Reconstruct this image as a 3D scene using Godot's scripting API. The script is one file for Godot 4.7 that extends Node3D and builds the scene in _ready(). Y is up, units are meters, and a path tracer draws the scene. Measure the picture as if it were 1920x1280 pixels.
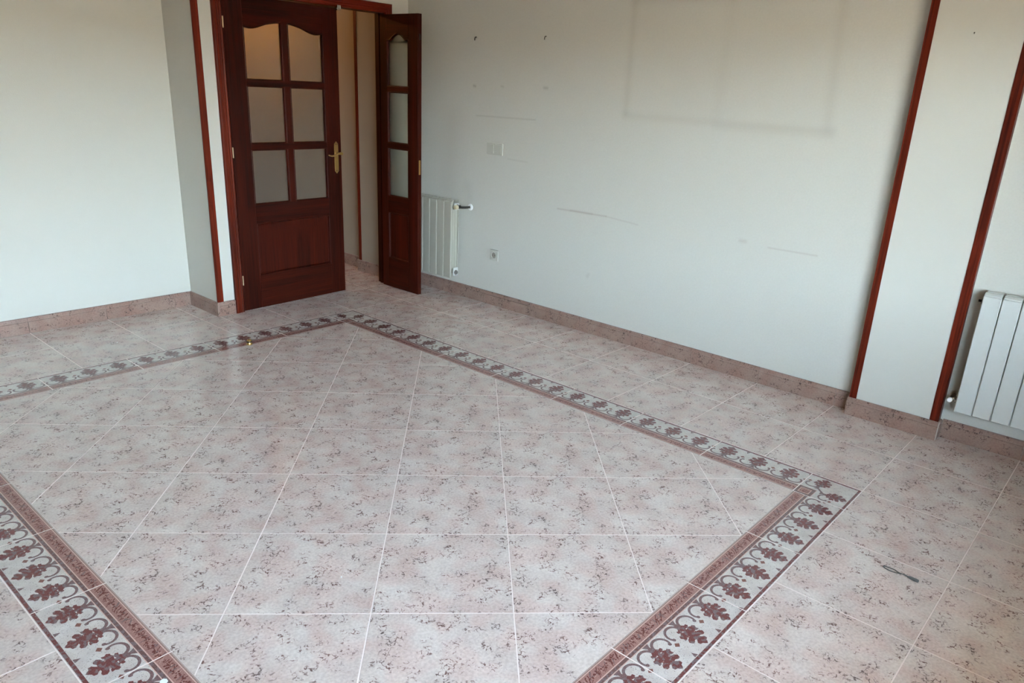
extends Node3D
# Empty living room: tiled floor with a printed border, double door, two radiators.
# Lengths below are given in tiles (one tile = 0.45 m) unless a comment says metres.
const U := 0.45

var M := {}            # materials
var rng := RandomNumberGenerator.new()
var names := {}


func _ready() -> void:
	rng.seed = 7
	setup_camera()
	setup_light()
	make_materials()
	build_shell()
	build_floor()
	build_baseboards()
	build_trims()
	build_doorway()
	build_radiators()
	build_window()
	build_small_things()
	build_outside()


# ------------------------------------------------------------------ camera and light
func setup_camera() -> void:
	var cam := Camera3D.new()
	cam.name = "camera"
	var f := 1415.9913
	var near := 0.05
	cam.set_frustum(1280.0 / f * near, Vector2(-32.36, 32.39) / f * near, near, 100.0)
	cam.basis = Basis(Vector3.UP, 0.6970) * Basis(Vector3.RIGHT, -0.3430) * Basis(Vector3.BACK, 0.0535)
	cam.position = Vector3(9.1354, 3.4735, 6.5631) * U
	add_child(cam)
	cam.current = true


func setup_light() -> void:
	var we := WorldEnvironment.new()
	we.name = "world_environment"
	var e := Environment.new()
	e.background_mode = Environment.BG_SKY
	var sky := Sky.new()
	var sm := ProceduralSkyMaterial.new()
	sm.sky_top_color = Color(0.68, 0.80, 0.92)
	sm.sky_horizon_color = Color(0.885, 0.96, 0.99)
	sm.sky_curve = 0.2
	sm.ground_horizon_color = Color(0.50, 0.46, 0.40)
	sm.ground_bottom_color = Color(0.36, 0.32, 0.27)
	sm.ground_curve = 0.1
	sm.sky_energy_multiplier = 4.0
	sm.sun_angle_max = 1.0
	sm.ground_energy_multiplier = 1.0
	sky.sky_material = sm
	e.sky = sky
	e.tonemap_mode = Environment.TONE_MAPPER_LINEAR
	e.tonemap_exposure = 2.95
	e.sdfgi_enabled = true
	e.ssao_enabled = true
	e.ssil_enabled = true
	we.environment = e
	add_child(we)
	# high sun from over the roof: it lights the street and the block opposite, not the room
	var sun := DirectionalLight3D.new()
	sun.name = "sun"
	sun.light_color = Color(1.0, 0.93, 0.82)
	sun.light_energy = 6.5
	sun.light_angular_distance = 0.6
	sun.shadow_enabled = true
	sun.basis = Basis.looking_at(Vector3(0.5, -0.75, -0.4), Vector3.UP)
	add_child(sun)


# ------------------------------------------------------------------ naming and nodes
func numbered(parent: Node, called: String) -> String:
	var key := str(parent.get_instance_id()) + called
	var n: int = names.get(key, 0)
	names[key] = n + 1
	return called if n == 0 else "%s_%03d" % [called, n]


func put(called: String, st: SurfaceTool, mat: Material, parent: Node) -> MeshInstance3D:
	return put_mesh(called, st.commit(), mat, parent)


func put_mesh(called: String, mesh: Mesh, mat: Material, parent: Node) -> MeshInstance3D:
	var o := MeshInstance3D.new()
	o.mesh = mesh
	o.material_override = mat
	o.name = numbered(parent, called)
	parent.add_child(o, true)
	return o


func thing(called: String, label: String, category: String, at := Vector3.ZERO, group := "") -> Node3D:
	var o := Node3D.new()
	o.name = numbered(self, called)
	add_child(o, true)
	o.position = at
	tag(o, label, category, group)
	return o


func tag(o: Node, label: String, category: String, group := "") -> void:
	o.set_meta("label", label)
	o.set_meta("category", category)
	if group != "":
		o.set_meta("group", group)


func structure(called: String, label: String, category: String) -> Node3D:
	var o := thing(called, label, category)
	o.set_meta("kind", "structure")
	return o


# ------------------------------------------------------------------ mesh helpers (metres)
func mb() -> SurfaceTool:
	var st := SurfaceTool.new()
	st.begin(Mesh.PRIMITIVE_TRIANGLES)
	return st


func vtx(st: SurfaceTool, p: Vector3, n: Vector3, uv: Vector2) -> void:
	st.set_normal(n)
	st.set_uv(uv)
	st.add_vertex(p)


func tri(st: SurfaceTool, a: Vector3, b: Vector3, c: Vector3, na: Vector3, nb: Vector3, nc: Vector3, ua: Vector2, ub: Vector2, uc: Vector2) -> void:
	vtx(st, a, na, ua)
	if (b - a).cross(c - a).dot(na + nb + nc) > 0.0:
		vtx(st, c, nc, uc)
		vtx(st, b, nb, ub)
	else:
		vtx(st, b, nb, ub)
		vtx(st, c, nc, uc)


func inset(poly: PackedVector2Array, d: float) -> PackedVector2Array:
	if d == 0.0:
		return poly
	var out := PackedVector2Array()
	var n := poly.size()
	for i in n:
		var p := poly[i]
		var e0 := (p - poly[(i + n - 1) % n]).normalized()
		var e1 := (poly[(i + 1) % n] - p).normalized()
		var n0 := Vector2(-e0.y, e0.x)
		var n1 := Vector2(-e1.y, e1.x)
		out.append(p + (n0 + n1) * d / maxf(0.35, 1.0 + n0.dot(n1)))
	return out


func ccw(poly: PackedVector2Array) -> PackedVector2Array:
	var a := 0.0
	for i in poly.size():
		a += poly[i].cross(poly[(i + 1) % poly.size()])
	if a < 0.0:
		poly = poly.duplicate()
		poly.reverse()
	return poly


# bands between outlines that are inset by steps[k].x and lie at height steps[k].y
func rings(st: SurfaceTool, X: Transform3D, poly: PackedVector2Array, steps: PackedVector2Array, uv: Callable) -> void:
	var n := poly.size()
	for k in steps.size() - 1:
		var A := inset(poly, steps[k].x)
		var B := inset(poly, steps[k + 1].x)
		var di := steps[k + 1].x - steps[k].x
		var dh := steps[k + 1].y - steps[k].y
		for i in n:
			var j := (i + 1) % n
			var e := (poly[j] - poly[i]).normalized()
			var nrm := (X.basis * Vector3(e.y * dh, -e.x * dh, di)).normalized()
			var v := [Vector3(A[i].x, A[i].y, steps[k].y), Vector3(A[j].x, A[j].y, steps[k].y), Vector3(B[j].x, B[j].y, steps[k + 1].y), Vector3(B[i].x, B[i].y, steps[k + 1].y)]
			var t := [uv.call(v[0]), uv.call(v[1]), uv.call(v[2]), uv.call(v[3])]
			for w in [[0, 1, 2], [0, 2, 3]]:
				tri(st, X * v[w[0]], X * v[w[1]], X * v[w[2]], nrm, nrm, nrm, t[w[0]], t[w[1]], t[w[2]])


func cap(st: SurfaceTool, X: Transform3D, poly: PackedVector2Array, h: float, up: float, uv: Callable) -> void:
	var nrm := (X.basis * Vector3(0, 0, up)).normalized()
	var ix := PackedInt32Array()
	if poly.size() <= 6:   # convex in this scene
		for i in range(1, poly.size() - 1):
			ix.append_array([0, i, i + 1])
	else:
		ix = Geometry2D.triangulate_polygon(poly)
		if ix.is_empty():
			var mid := Vector2.ZERO
			for q in poly:
				mid += q / poly.size()
			poly = poly.duplicate()
			poly.append(mid)
			for i in poly.size() - 1:
				ix.append_array([i, (i + 1) % (poly.size() - 1), poly.size() - 1])
	for i in range(0, ix.size(), 3):
		var v := [Vector3(poly[ix[i]].x, poly[ix[i]].y, h), Vector3(poly[ix[i + 1]].x, poly[ix[i + 1]].y, h), Vector3(poly[ix[i + 2]].x, poly[ix[i + 2]].y, h)]
		tri(st, X * v[0], X * v[1], X * v[2], nrm, nrm, nrm, uv.call(v[0]), uv.call(v[1]), uv.call(v[2]))


# a slab with the outline poly between h0 and h1, its edges bevelled
func plate(st: SurfaceTool, X: Transform3D, poly: PackedVector2Array, h0: float, h1: float, bev: float, uv: Callable, below := true) -> void:
	poly = ccw(poly)
	var steps := PackedVector2Array([Vector2(0, h0), Vector2(0, h1 - bev), Vector2(bev, h1)])
	if below and bev > 0.0:
		steps = PackedVector2Array([Vector2(bev, h0), Vector2(0, h0 + bev), Vector2(0, h1 - bev), Vector2(bev, h1)])
	elif bev == 0.0:
		steps = PackedVector2Array([Vector2(0, h0), Vector2(0, h1)])
	rings(st, X, poly, steps, uv)
	cap(st, X, inset(poly, bev), h1, 1.0, uv)
	if below:
		cap(st, X, inset(poly, bev), h0, -1.0, uv)


func rect(u0: float, v0: float, u1: float, v1: float) -> PackedVector2Array:
	return PackedVector2Array([Vector2(u0, v0), Vector2(u1, v0), Vector2(u1, v1), Vector2(u0, v1)])


func round_rect(u0: float, v0: float, u1: float, v1: float, r: float, seg := 4) -> PackedVector2Array:
	var out := PackedVector2Array()
	for q in [[u1 - r, v0 + r, -PI / 2], [u1 - r, v1 - r, 0.0], [u0 + r, v1 - r, PI / 2], [u0 + r, v0 + r, PI]]:
		for i in seg + 1:
			var a: float = q[2] + PI / 2 * i / seg
			out.append(Vector2(q[0] + r * cos(a), q[1] + r * sin(a)))
	return out


# axis-aligned box between two corners in metres
func box(st: SurfaceTool, a: Vector3, b: Vector3, bev := 0.0, uv := uv_plain, X := Transform3D()) -> void:
	plate(st, X, rect(minf(a.x, b.x), minf(a.y, b.y), maxf(a.x, b.x), maxf(a.y, b.y)), minf(a.z, b.z), maxf(a.z, b.z), bev, uv)


# box between two corners given in tiles
func tbox(st: SurfaceTool, x0: float, y0: float, z0: float, x1: float, y1: float, z1: float, bev := 0.0, uv := uv_plain) -> void:
	box(st, Vector3(x0, y0, z0) * U, Vector3(x1, y1, z1) * U, bev, uv)


func uv_plain(p: Vector3) -> Vector2:
	return Vector2(p.x + p.z, p.y)


var grain := Vector2.ZERO   # offset into the wood picture, changed from piece to piece


func uv_wood(p: Vector3) -> Vector2:
	return Vector2((p.x + p.z) / 0.5, p.y / 2.0) + grain


func uv_wood_across(p: Vector3) -> Vector2:
	return Vector2((p.y + p.z) / 0.5, p.x / 2.0) + grain


func next_grain() -> void:
	grain = Vector2(rng.randf(), rng.randf())


# surface of revolution round the local y axis; profile holds (radius, height)
func lathe(st: SurfaceTool, X: Transform3D, profile: PackedVector2Array, seg := 20) -> void:
	for k in profile.size() - 1:
		var p := profile[k]
		var q := profile[k + 1]
		if p.is_equal_approx(q):
			continue
		var t := (q - p).normalized()
		for i in seg:
			var a := TAU * i / seg
			var b := TAU * (i + 1) / seg
			var da := Vector3(cos(a), 0, sin(a))
			var db := Vector3(cos(b), 0, sin(b))
			var na := (X.basis * (da * t.y + Vector3(0, -t.x, 0))).normalized()
			var nb := (X.basis * (db * t.y + Vector3(0, -t.x, 0))).normalized()
			var v := [X * (da * p.x + Vector3(0, p.y, 0)), X * (db * p.x + Vector3(0, p.y, 0)), X * (db * q.x + Vector3(0, q.y, 0)), X * (da * q.x + Vector3(0, q.y, 0))]
			if q.x > 0.0:
				tri(st, v[0], v[2], v[3], na, nb, na, Vector2(0, 0), Vector2(1, 1), Vector2(0, 1))
			if p.x > 0.0:
				tri(st, v[0], v[1], v[2], na, nb, nb, Vector2(0, 0), Vector2(1, 0), Vector2(1, 1))


func tube(st: SurfaceTool, pts: PackedVector3Array, radii: PackedFloat32Array, seg := 10) -> void:
	var n := pts.size()
	var side := Vector3.UP
	var loops := []
	for i in n:
		var t := (pts[mini(i + 1, n - 1)] - pts[maxi(i - 1, 0)]).normalized()
		side = (side - t * side.dot(t))
		if side.length() < 0.1:
			side = Vector3.RIGHT - t * t.x
		side = side.normalized()
		var up := t.cross(side)
		var l := []
		for k in seg:
			var a := TAU * k / seg
			l.append(side * cos(a) + up * sin(a))
		loops.append(l)
	for i in n - 1:
		for k in seg:
			var m := (k + 1) % seg
			var a0: Vector3 = loops[i][k]
			var a1: Vector3 = loops[i][m]
			var b0: Vector3 = loops[i + 1][k]
			var b1: Vector3 = loops[i + 1][m]
			var p0 := pts[i] + a0 * radii[i]
			var p1 := pts[i] + a1 * radii[i]
			var q0 := pts[i + 1] + b0 * radii[i + 1]
			var q1 := pts[i + 1] + b1 * radii[i + 1]
			tri(st, p0, p1, q1, a0, a1, b1, Vector2.ZERO, Vector2.ZERO, Vector2.ZERO)
			tri(st, p0, q1, q0, a0, b1, b0, Vector2.ZERO, Vector2.ZERO, Vector2.ZERO)
	for e in [0, n - 1]:
		var d: Vector3 = (pts[0] - pts[1]).normalized() if e == 0 else (pts[n - 1] - pts[n - 2]).normalized()
		for k in seg:
			var m := (k + 1) % seg
			tri(st, pts[e], pts[e] + loops[e][k] * radii[e], pts[e] + loops[e][m] * radii[e], d, d, d, Vector2.ZERO, Vector2.ZERO, Vector2.ZERO)


func smooth_curve(p: Array, steps: int) -> PackedVector3Array:
	var c := Curve3D.new()
	for i in p.size():
		var t: Vector3 = (p[mini(i + 1, p.size() - 1)] - p[maxi(i - 1, 0)]) / 6.0
		c.add_point(p[i], -t, t)
	var out := PackedVector3Array()
	for i in steps + 1:
		out.append(c.sample(mini(int(float(i) / steps * (p.size() - 1)), p.size() - 2), float(i) / steps * (p.size() - 1) - mini(int(float(i) / steps * (p.size() - 1)), p.size() - 2)))
	return out


func even(r: float, n: int) -> PackedFloat32Array:
	var a := PackedFloat32Array()
	a.resize(n)
	a.fill(r)
	return a


# ------------------------------------------------------------------ materials
func mat(c: Color, rough: float, metal := 0.0) -> StandardMaterial3D:
	var m := StandardMaterial3D.new()
	m.albedo_color = c
	m.roughness = rough
	m.metallic = metal
	return m


func noise(kind: int, freq: float, octaves: int, sd: int) -> FastNoiseLite:
	var n := FastNoiseLite.new()
	n.noise_type = kind
	n.frequency = freq
	n.seed = sd
	n.fractal_octaves = octaves
	n.fractal_type = FastNoiseLite.FRACTAL_FBM if octaves > 1 else FastNoiseLite.FRACTAL_NONE
	return n


func field(w: int, h: int, freq: float, octaves: int, sd: int, sx := 1.0, sy := 1.0) -> PackedFloat32Array:
	var n := noise(FastNoiseLite.TYPE_SIMPLEX_SMOOTH, freq, octaves, sd)
	var a := PackedFloat32Array()
	a.resize(w * h)
	for y in h:
		for x in w:
			a[y * w + x] = n.get_noise_2d(x * sx, y * sy)
	return a


func step01(a: float, b: float, x: float) -> float:
	var t := clampf((x - a) / (b - a), 0.0, 1.0)
	return t * t * (3.0 - 2.0 * t)


func to_texture(w: int, h: int, bytes: PackedByteArray) -> ImageTexture:
	return ImageTexture.create_from_image(Image.create_from_data(w, h, false, Image.FORMAT_RGB8, bytes))


const STONE := 1024
var stone := PackedByteArray()   # four prints of the floor tile, two by two


func make_stone() -> void:
	var w := STONE
	var k := 512.0
	var cloud := field(w, w, 2.2 / k, 3, 11)
	var hue := field(w, w, 3.0 / k, 2, 23)
	var fine := field(w, w, 34.0 / k, 3, 5)
	var worm := field(w, w, 11.0 / k, 3, 31)
	var where := field(w, w, 5.0 / k, 2, 47)
	var speck := field(w, w, 27.0 / k, 2, 61)
	stone.resize(w * w * 3)
	for i in w * w:
		var pink := step01(-0.35, 0.4, hue[i])
		var r := lerpf(0.820, 0.812, pink) + cloud[i] * 0.05 + fine[i] * 0.055
		var g := lerpf(0.760, 0.724, pink) + cloud[i] * 0.06 + fine[i] * 0.06
		var b := lerpf(0.722, 0.684, pink) + cloud[i] * 0.06 + fine[i] * 0.06
		var wv := step01(0.86, 0.97, 1.0 - absf(worm[i])) * step01(0.02, 0.42, where[i]) * step01(-0.25, 0.15, fine[i] + speck[i] * 0.4)
		var sp := step01(0.34, 0.62, speck[i]) * step01(-0.45, 0.35, where[i] + hue[i] * 0.5) * 0.75
		var d := maxf(wv * 0.9, sp * 0.62)
		var tone := step01(-0.3, 0.3, cloud[i])
		r = lerpf(r, lerpf(0.36, 0.41, tone), d)
		g = lerpf(g, lerpf(0.30, 0.29, tone), d)
		b = lerpf(b, lerpf(0.285, 0.265, tone), d)
		stone[i * 3] = int(clampf(r, 0, 1) * 255)
		stone[i * 3 + 1] = int(clampf(g, 0, 1) * 255)
		stone[i * 3 + 2] = int(clampf(b, 0, 1) * 255)


# ---- print of the border tiles: shapes go into a mask, then the mask is coloured
var mask := PackedByteArray()
var mw := 0
var mh := 0


func fill(idx: int, pts: PackedVector2Array) -> void:
	var lo := 1e9
	var hi := -1e9
	for p in pts:
		lo = minf(lo, p.y)
		hi = maxf(hi, p.y)
	for y in range(maxi(0, int(lo)), mini(mh - 1, int(hi) + 1) + 1):
		var yc := y + 0.5
		var xs := []
		for i in pts.size():
			var a := pts[i]
			var b := pts[(i + 1) % pts.size()]
			if (a.y <= yc) != (b.y <= yc):
				xs.append(a.x + (yc - a.y) / (b.y - a.y) * (b.x - a.x))
		xs.sort()
		for k in range(0, xs.size() - 1, 2):
			for x in range(maxi(0, ceili(xs[k] - 0.5)), mini(mw - 1, floori(xs[k + 1] - 0.5)) + 1):
				mask[y * mw + x] = idx


func dot(idx: int, c: Vector2, r: float) -> void:
	var p := PackedVector2Array()
	for i in 14:
		p.append(c + Vector2.from_angle(TAU * i / 14) * r)
	fill(idx, p)


func stroke(idx: int, pts: PackedVector2Array, w0: float, w1: float) -> void:
	for i in pts.size() - 1:
		var a := lerpf(w0, w1, float(i) / (pts.size() - 1)) / 2
		var b := lerpf(w0, w1, float(i + 1) / (pts.size() - 1)) / 2
		var n := (pts[i + 1] - pts[i]).orthogonal().normalized()
		fill(idx, PackedVector2Array([pts[i] + n * a, pts[i + 1] + n * b, pts[i + 1] - n * b, pts[i] - n * a]))
		dot(idx, pts[i], a)
	dot(idx, pts[pts.size() - 1], w1 / 2)


# one leaf with its two scrolls; o is the place of the cusp, ax points along the tile, ay outwards, sizes in pixels of a 1/3 tile
func motif(o: Vector2, ax: Vector2, ay: Vector2, s: float, both := 3) -> void:
	for side in [-1, 1]:
		if not (both & (1 if side < 0 else 2)):
			continue
		var c: Vector2 = o + ax * side * s * 0.250 + ay * s * 0.205
		var arc := PackedVector2Array()
		for i in 25:
			# start beside the leaf, go over the inner side, end at the far side
			var ang := lerpf(PI * 0.10, -PI * 1.14, i / 24.0)
			var d := Vector2(cos(ang), sin(ang))
			arc.append(c + ax * (-side) * d.x * s * 0.205 + ay * d.y * s * 0.185 + ay * s * 0.02 * (i / 24.0))
		stroke(3, arc.slice(2), s * 0.066, s * 0.050)
		dot(3, arc[24] + ay * s * 0.015 - ax * side * s * 0.02, s * 0.042)
	# wedge between the scrolls and the stem
	fill(3, PackedVector2Array([o - ax * s * 0.10 - ay * s * 0.02, o + ax * s * 0.10 - ay * s * 0.02, o + ay * s * 0.13]))
	fill(3, PackedVector2Array([o + ay * s * 0.05 - ax * s * 0.04, o + ay * s * 0.05 + ax * s * 0.04, o + ay * s * 0.30 + ax * s * 0.05, o + ay * s * 0.30 - ax * s * 0.05]))
	# leaf: half outline, mirrored (across, outwards)
	var half := [[0.03, 0.22], [0.10, 0.20], [0.15, 0.25], [0.22, 0.24], [0.24, 0.30], [0.18, 0.33], [0.26, 0.37], [0.31, 0.36], [0.36, 0.42], [0.31, 0.47], [0.33, 0.53], [0.25, 0.53], [0.20, 0.50], [0.17, 0.53], [0.27, 0.56], [0.33, 0.62], [0.29, 0.69], [0.22, 0.70], [0.14, 0.66], [0.08, 0.67], [0.12, 0.71], [0.18, 0.75], [0.17, 0.81], [0.09, 0.83], [0.06, 0.87], [0.0, 0.91]]
	var leaf := PackedVector2Array()
	for h in half:
		leaf.append(o + ax * h[0] * s * 0.80 + ay * h[1] * s * 0.95)
	for i in range(half.size() - 2, -1, -1):
		leaf.append(o - ax * half[i][0] * s * 0.80 + ay * half[i][1] * s * 0.95)
	fill(2, leaf)
	# light eyes between the lobes
	for side in [-1, 1]:
		fill(0, PackedVector2Array([o + ax * side * s * 0.05 + ay * s * 0.305, o + ax * side * s * 0.12 + ay * s * 0.325, o + ax * side * s * 0.055 + ay * s * 0.34]))
		fill(5, PackedVector2Array([o + ax * side * s * 0.09 + ay * s * 0.50, o + ax * side * s * 0.16 + ay * s * 0.475, o + ax * side * s * 0.10 + ay * s * 0.485]))


func diamond(idx: int, c: Vector2, ax: Vector2, ay: Vector2, a: float, b: float) -> void:
	fill(idx, PackedVector2Array([c - ax * a, c + ay * b, c + ax * a, c - ay * b]))


func band(idx: int, t0: float, t1: float, from := 0.0, to := 1.0, along := true) -> void:
	if along:
		fill(idx, PackedVector2Array([Vector2(from * mw, t0 * mh), Vector2(to * mw, t0 * mh), Vector2(to * mw, t1 * mh), Vector2(from * mw, t1 * mh)]))
	else:
		fill(idx, PackedVector2Array([Vector2(t0 * mw, from * mh), Vector2(t1 * mw, from * mh), Vector2(t1 * mw, to * mh), Vector2(t0 * mw, to * mh)]))


func twigs(u0: float, u1: float, v0: float, v1: float, count: int) -> void:
	for i in count:
		var x := lerpf(u0, u1, (i + rng.randf()) / count)
		var p := Vector2(x, lerpf(v0, v1, rng.randf_range(0.02, 0.6)))
		var q := Vector2(x + rng.randf_range(-0.02, 0.05) * mw, lerpf(v0, v1, rng.randf_range(0.35, 0.98)))
		var m := (p + q) / 2 + Vector2(rng.randf_range(-8, 8), rng.randf_range(-6, 6))
		stroke([6, 6, 6, 7, 8][rng.randi() % 5], PackedVector2Array([p, m, q]), rng.randf_range(5, 11), rng.randf_range(2, 5))
	for i in count / 2:
		dot(6, Vector2(lerpf(u0, u1, rng.randf()), lerpf(v0, v1, rng.randf_range(0.25, 0.75))), rng.randf_range(5, 9))


# colours: 0 stone, 1 brown-red field, 2 leaf, 3 scroll, 4 dark band, 5 pale line, 6 twig, 7 light twig, 8 grey twig, 9 diamond, 10 edge brown
func colour_mask(sd: int) -> ImageTexture:
	var cols := [Color.BLACK, Color(0.61, 0.45, 0.42), Color(0.45, 0.265, 0.255), Color(0.47, 0.365, 0.355), Color(0.44, 0.325, 0.31), Color(0.80, 0.66, 0.61), Color(0.42, 0.245, 0.22), Color(0.68, 0.53, 0.49), Color(0.45, 0.37, 0.36), Color(0.50, 0.34, 0.30), Color(0.56, 0.47, 0.42)]
	var patch := field(mw, mh, 0.022, 2, sd)
	var fine := field(mw, mh, 0.12, 2, sd + 1)
	var cloud := field(mw, mh, 0.006, 2, sd + 2)
	var speck := field(mw, mh, 0.075, 2, sd + 3)
	var by := PackedByteArray()
	by.resize(mw * mh * 3)
	for i in mw * mh:
		var k := mask[i]
		var c: Color
		if k == 0:
			var d := step01(0.22, 0.55, speck[i]) * step01(-0.3, 0.4, patch[i]) * 0.6
			c = Color(0.795 + cloud[i] * 0.05 + fine[i] * 0.05, 0.752 + cloud[i] * 0.06 + fine[i] * 0.05, 0.722 + cloud[i] * 0.06 + fine[i] * 0.05).lerp(Color(0.47, 0.42, 0.41), d)
		else:
			c = cols[k]
			if k == 10:   # the brown edge fades in from the side of the field
				c = Color(0.77, 0.72, 0.69).lerp(Color(0.55, 0.42, 0.38), clampf(float(i / mw) / mh / 0.04, 0.0, 1.0))
			var f := fine[i] * 0.10
			if k == 2 or k == 3 or k == 4:
				c = c.lerp(Color(0.48, 0.415, 0.415), step01(0.0, 0.28, patch[i]) * 0.85)
			c = Color(c.r + f, c.g + f * 0.9, c.b + f * 0.9)
		by[i * 3] = int(clampf(c.r, 0, 1) * 255)
		by[i * 3 + 1] = int(clampf(c.g, 0, 1) * 255)
		by[i * 3 + 2] = int(clampf(c.b, 0, 1) * 255)
	return to_texture(mw, mh, by)


func border_picture(sd: int) -> ImageTexture:
	mw = 1024
	mh = 502
	mask.resize(mw * mh)
	mask.fill(0)
	band(10, 0.0, 0.045)
	band(5, 0.040, 0.054)
	band(1, 0.054, 0.235)
	twigs(4, mw - 4, 0.058 * mh, 0.23 * mh, 105)
	band(5, 0.232, 0.248)
	band(4, 0.248, 0.298)
	var s := mw / 3.0
	for k in 3:
		motif(Vector2((k + 0.5) * s, 0.325 * mh), Vector2.RIGHT, Vector2.DOWN, s)
	band(5, 0.298, 0.312)
	for k in [0.0, 1.0, 2.0, 3.0]:
		diamond(9, Vector2(k * s, 0.625 * mh), Vector2.RIGHT, Vector2.DOWN, s * 0.075, s * 0.065)
		fill(3, PackedVector2Array([Vector2(k * s - s * 0.06, 0.925 * mh), Vector2(k * s + s * 0.06, 0.925 * mh), Vector2(k * s, 0.84 * mh)]))
	band(2, 0.935, 0.985)
	return colour_mask(sd)


func corner_picture() -> ImageTexture:
	mw = 512
	mh = 512
	mask.resize(mw * mh)
	mask.fill(0)
	band(4, 0.0, 0.335, 0.0, 0.335)
	band(5, 0.06, 0.275, 0.06, 0.275)
	band(1, 0.075, 0.26, 0.075, 0.26)
	twigs(42, 128, 42, 128, 9)
	band(5, 0.335, 0.347, 0.0, 0.347)
	band(5, 0.335, 0.347, 0.0, 0.347, false)
	var s := 342.0
	motif(Vector2(0.30, 0.43) * 512, Vector2.RIGHT, Vector2(0.10, 0.99), s * 0.86, 1)
	motif(Vector2(0.43, 0.30) * 512, Vector2.DOWN, Vector2(0.99, 0.10), s * 0.86, 1)
	stroke(3, PackedVector2Array([Vector2(0.31, 0.47) * 512, Vector2(0.375, 0.40) * 512, Vector2(0.40, 0.375) * 512, Vector2(0.47, 0.31) * 512]), 20, 20)
	diamond(9, Vector2(0.08, 0.68) * 512, Vector2.RIGHT, Vector2.DOWN, 20, 20)
	diamond(9, Vector2(0.68, 0.08) * 512, Vector2.RIGHT, Vector2.DOWN, 20, 20)
	band(2, 0.94, 0.985, 0.0, 0.985)
	band(2, 0.94, 0.985, 0.0, 0.985, false)
	return colour_mask(907)


func make_wood() -> ImageTexture:
	var w := 384
	var h := 768
	var broad := field(w, h, 0.011, 2, 71, 1.0, 0.10)
	var fine := field(w, h, 0.085, 2, 73, 1.0, 0.035)
	var pore := field(w, h, 0.22, 1, 79, 1.0, 0.06)
	var by := PackedByteArray()
	by.resize(w * h * 3)
	for y in h:
		for x in w:
			var i := y * w + x
			# fold the sides over so that the picture repeats without a seam
			var e := minf(1.0, minf(x, w - 1 - x) / 20.0) * minf(1.0, minf(y, h - 1 - y) / 30.0)
			var v := (broad[i] * 0.30 + fine[i] * 0.22) * e - step01(0.25, 0.7, pore[i]) * 0.16
			var f := 1.0 + v
			by[i * 3] = int(clampf(0.435 * f, 0, 1) * 255)
			by[i * 3 + 1] = int(clampf(0.178 * f, 0, 1) * 255)
			by[i * 3 + 2] = int(clampf(0.112 * f, 0, 1) * 255)
	return to_texture(w, h, by)


# the long wall's face: x from -2 to 12.5 tiles, y from 0 to 5.6 tiles, with its smudges and the dust line of a picture that hung there
var wall_img: Image


func smear(x0: float, y0: float, x1: float, y1: float, half: float, c: Color, amount: float) -> void:
	var sx := wall_img.get_width() / 14.5
	var sy := wall_img.get_height() / 5.6
	var a := Vector2(x0, y0)
	var b := Vector2(x1, y1)
	var reach := half * 2.2
	for py in range(maxi(0, int((5.6 - maxf(y0, y1) - reach) * sy)), mini(wall_img.get_height(), int((5.6 - minf(y0, y1) + reach) * sy) + 1)):
		for px in range(maxi(0, int((minf(x0, x1) + 2.0 - reach) * sx)), mini(wall_img.get_width(), int((maxf(x0, x1) + 2.0 + reach) * sx) + 1)):
			var p := Vector2(px / sx - 2.0, 5.6 - py / sy)
			var t := clampf((p - a).dot(b - a) / maxf((b - a).length_squared(), 1e-6), 0.0, 1.0)
			var d := p.distance_to(a.lerp(b, t)) / half
			var k := amount * exp(-d * d * 1.6)
			if k > 0.003:
				wall_img.set_pixel(px, py, wall_img.get_pixel(px, py).lerp(c, k))


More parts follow.
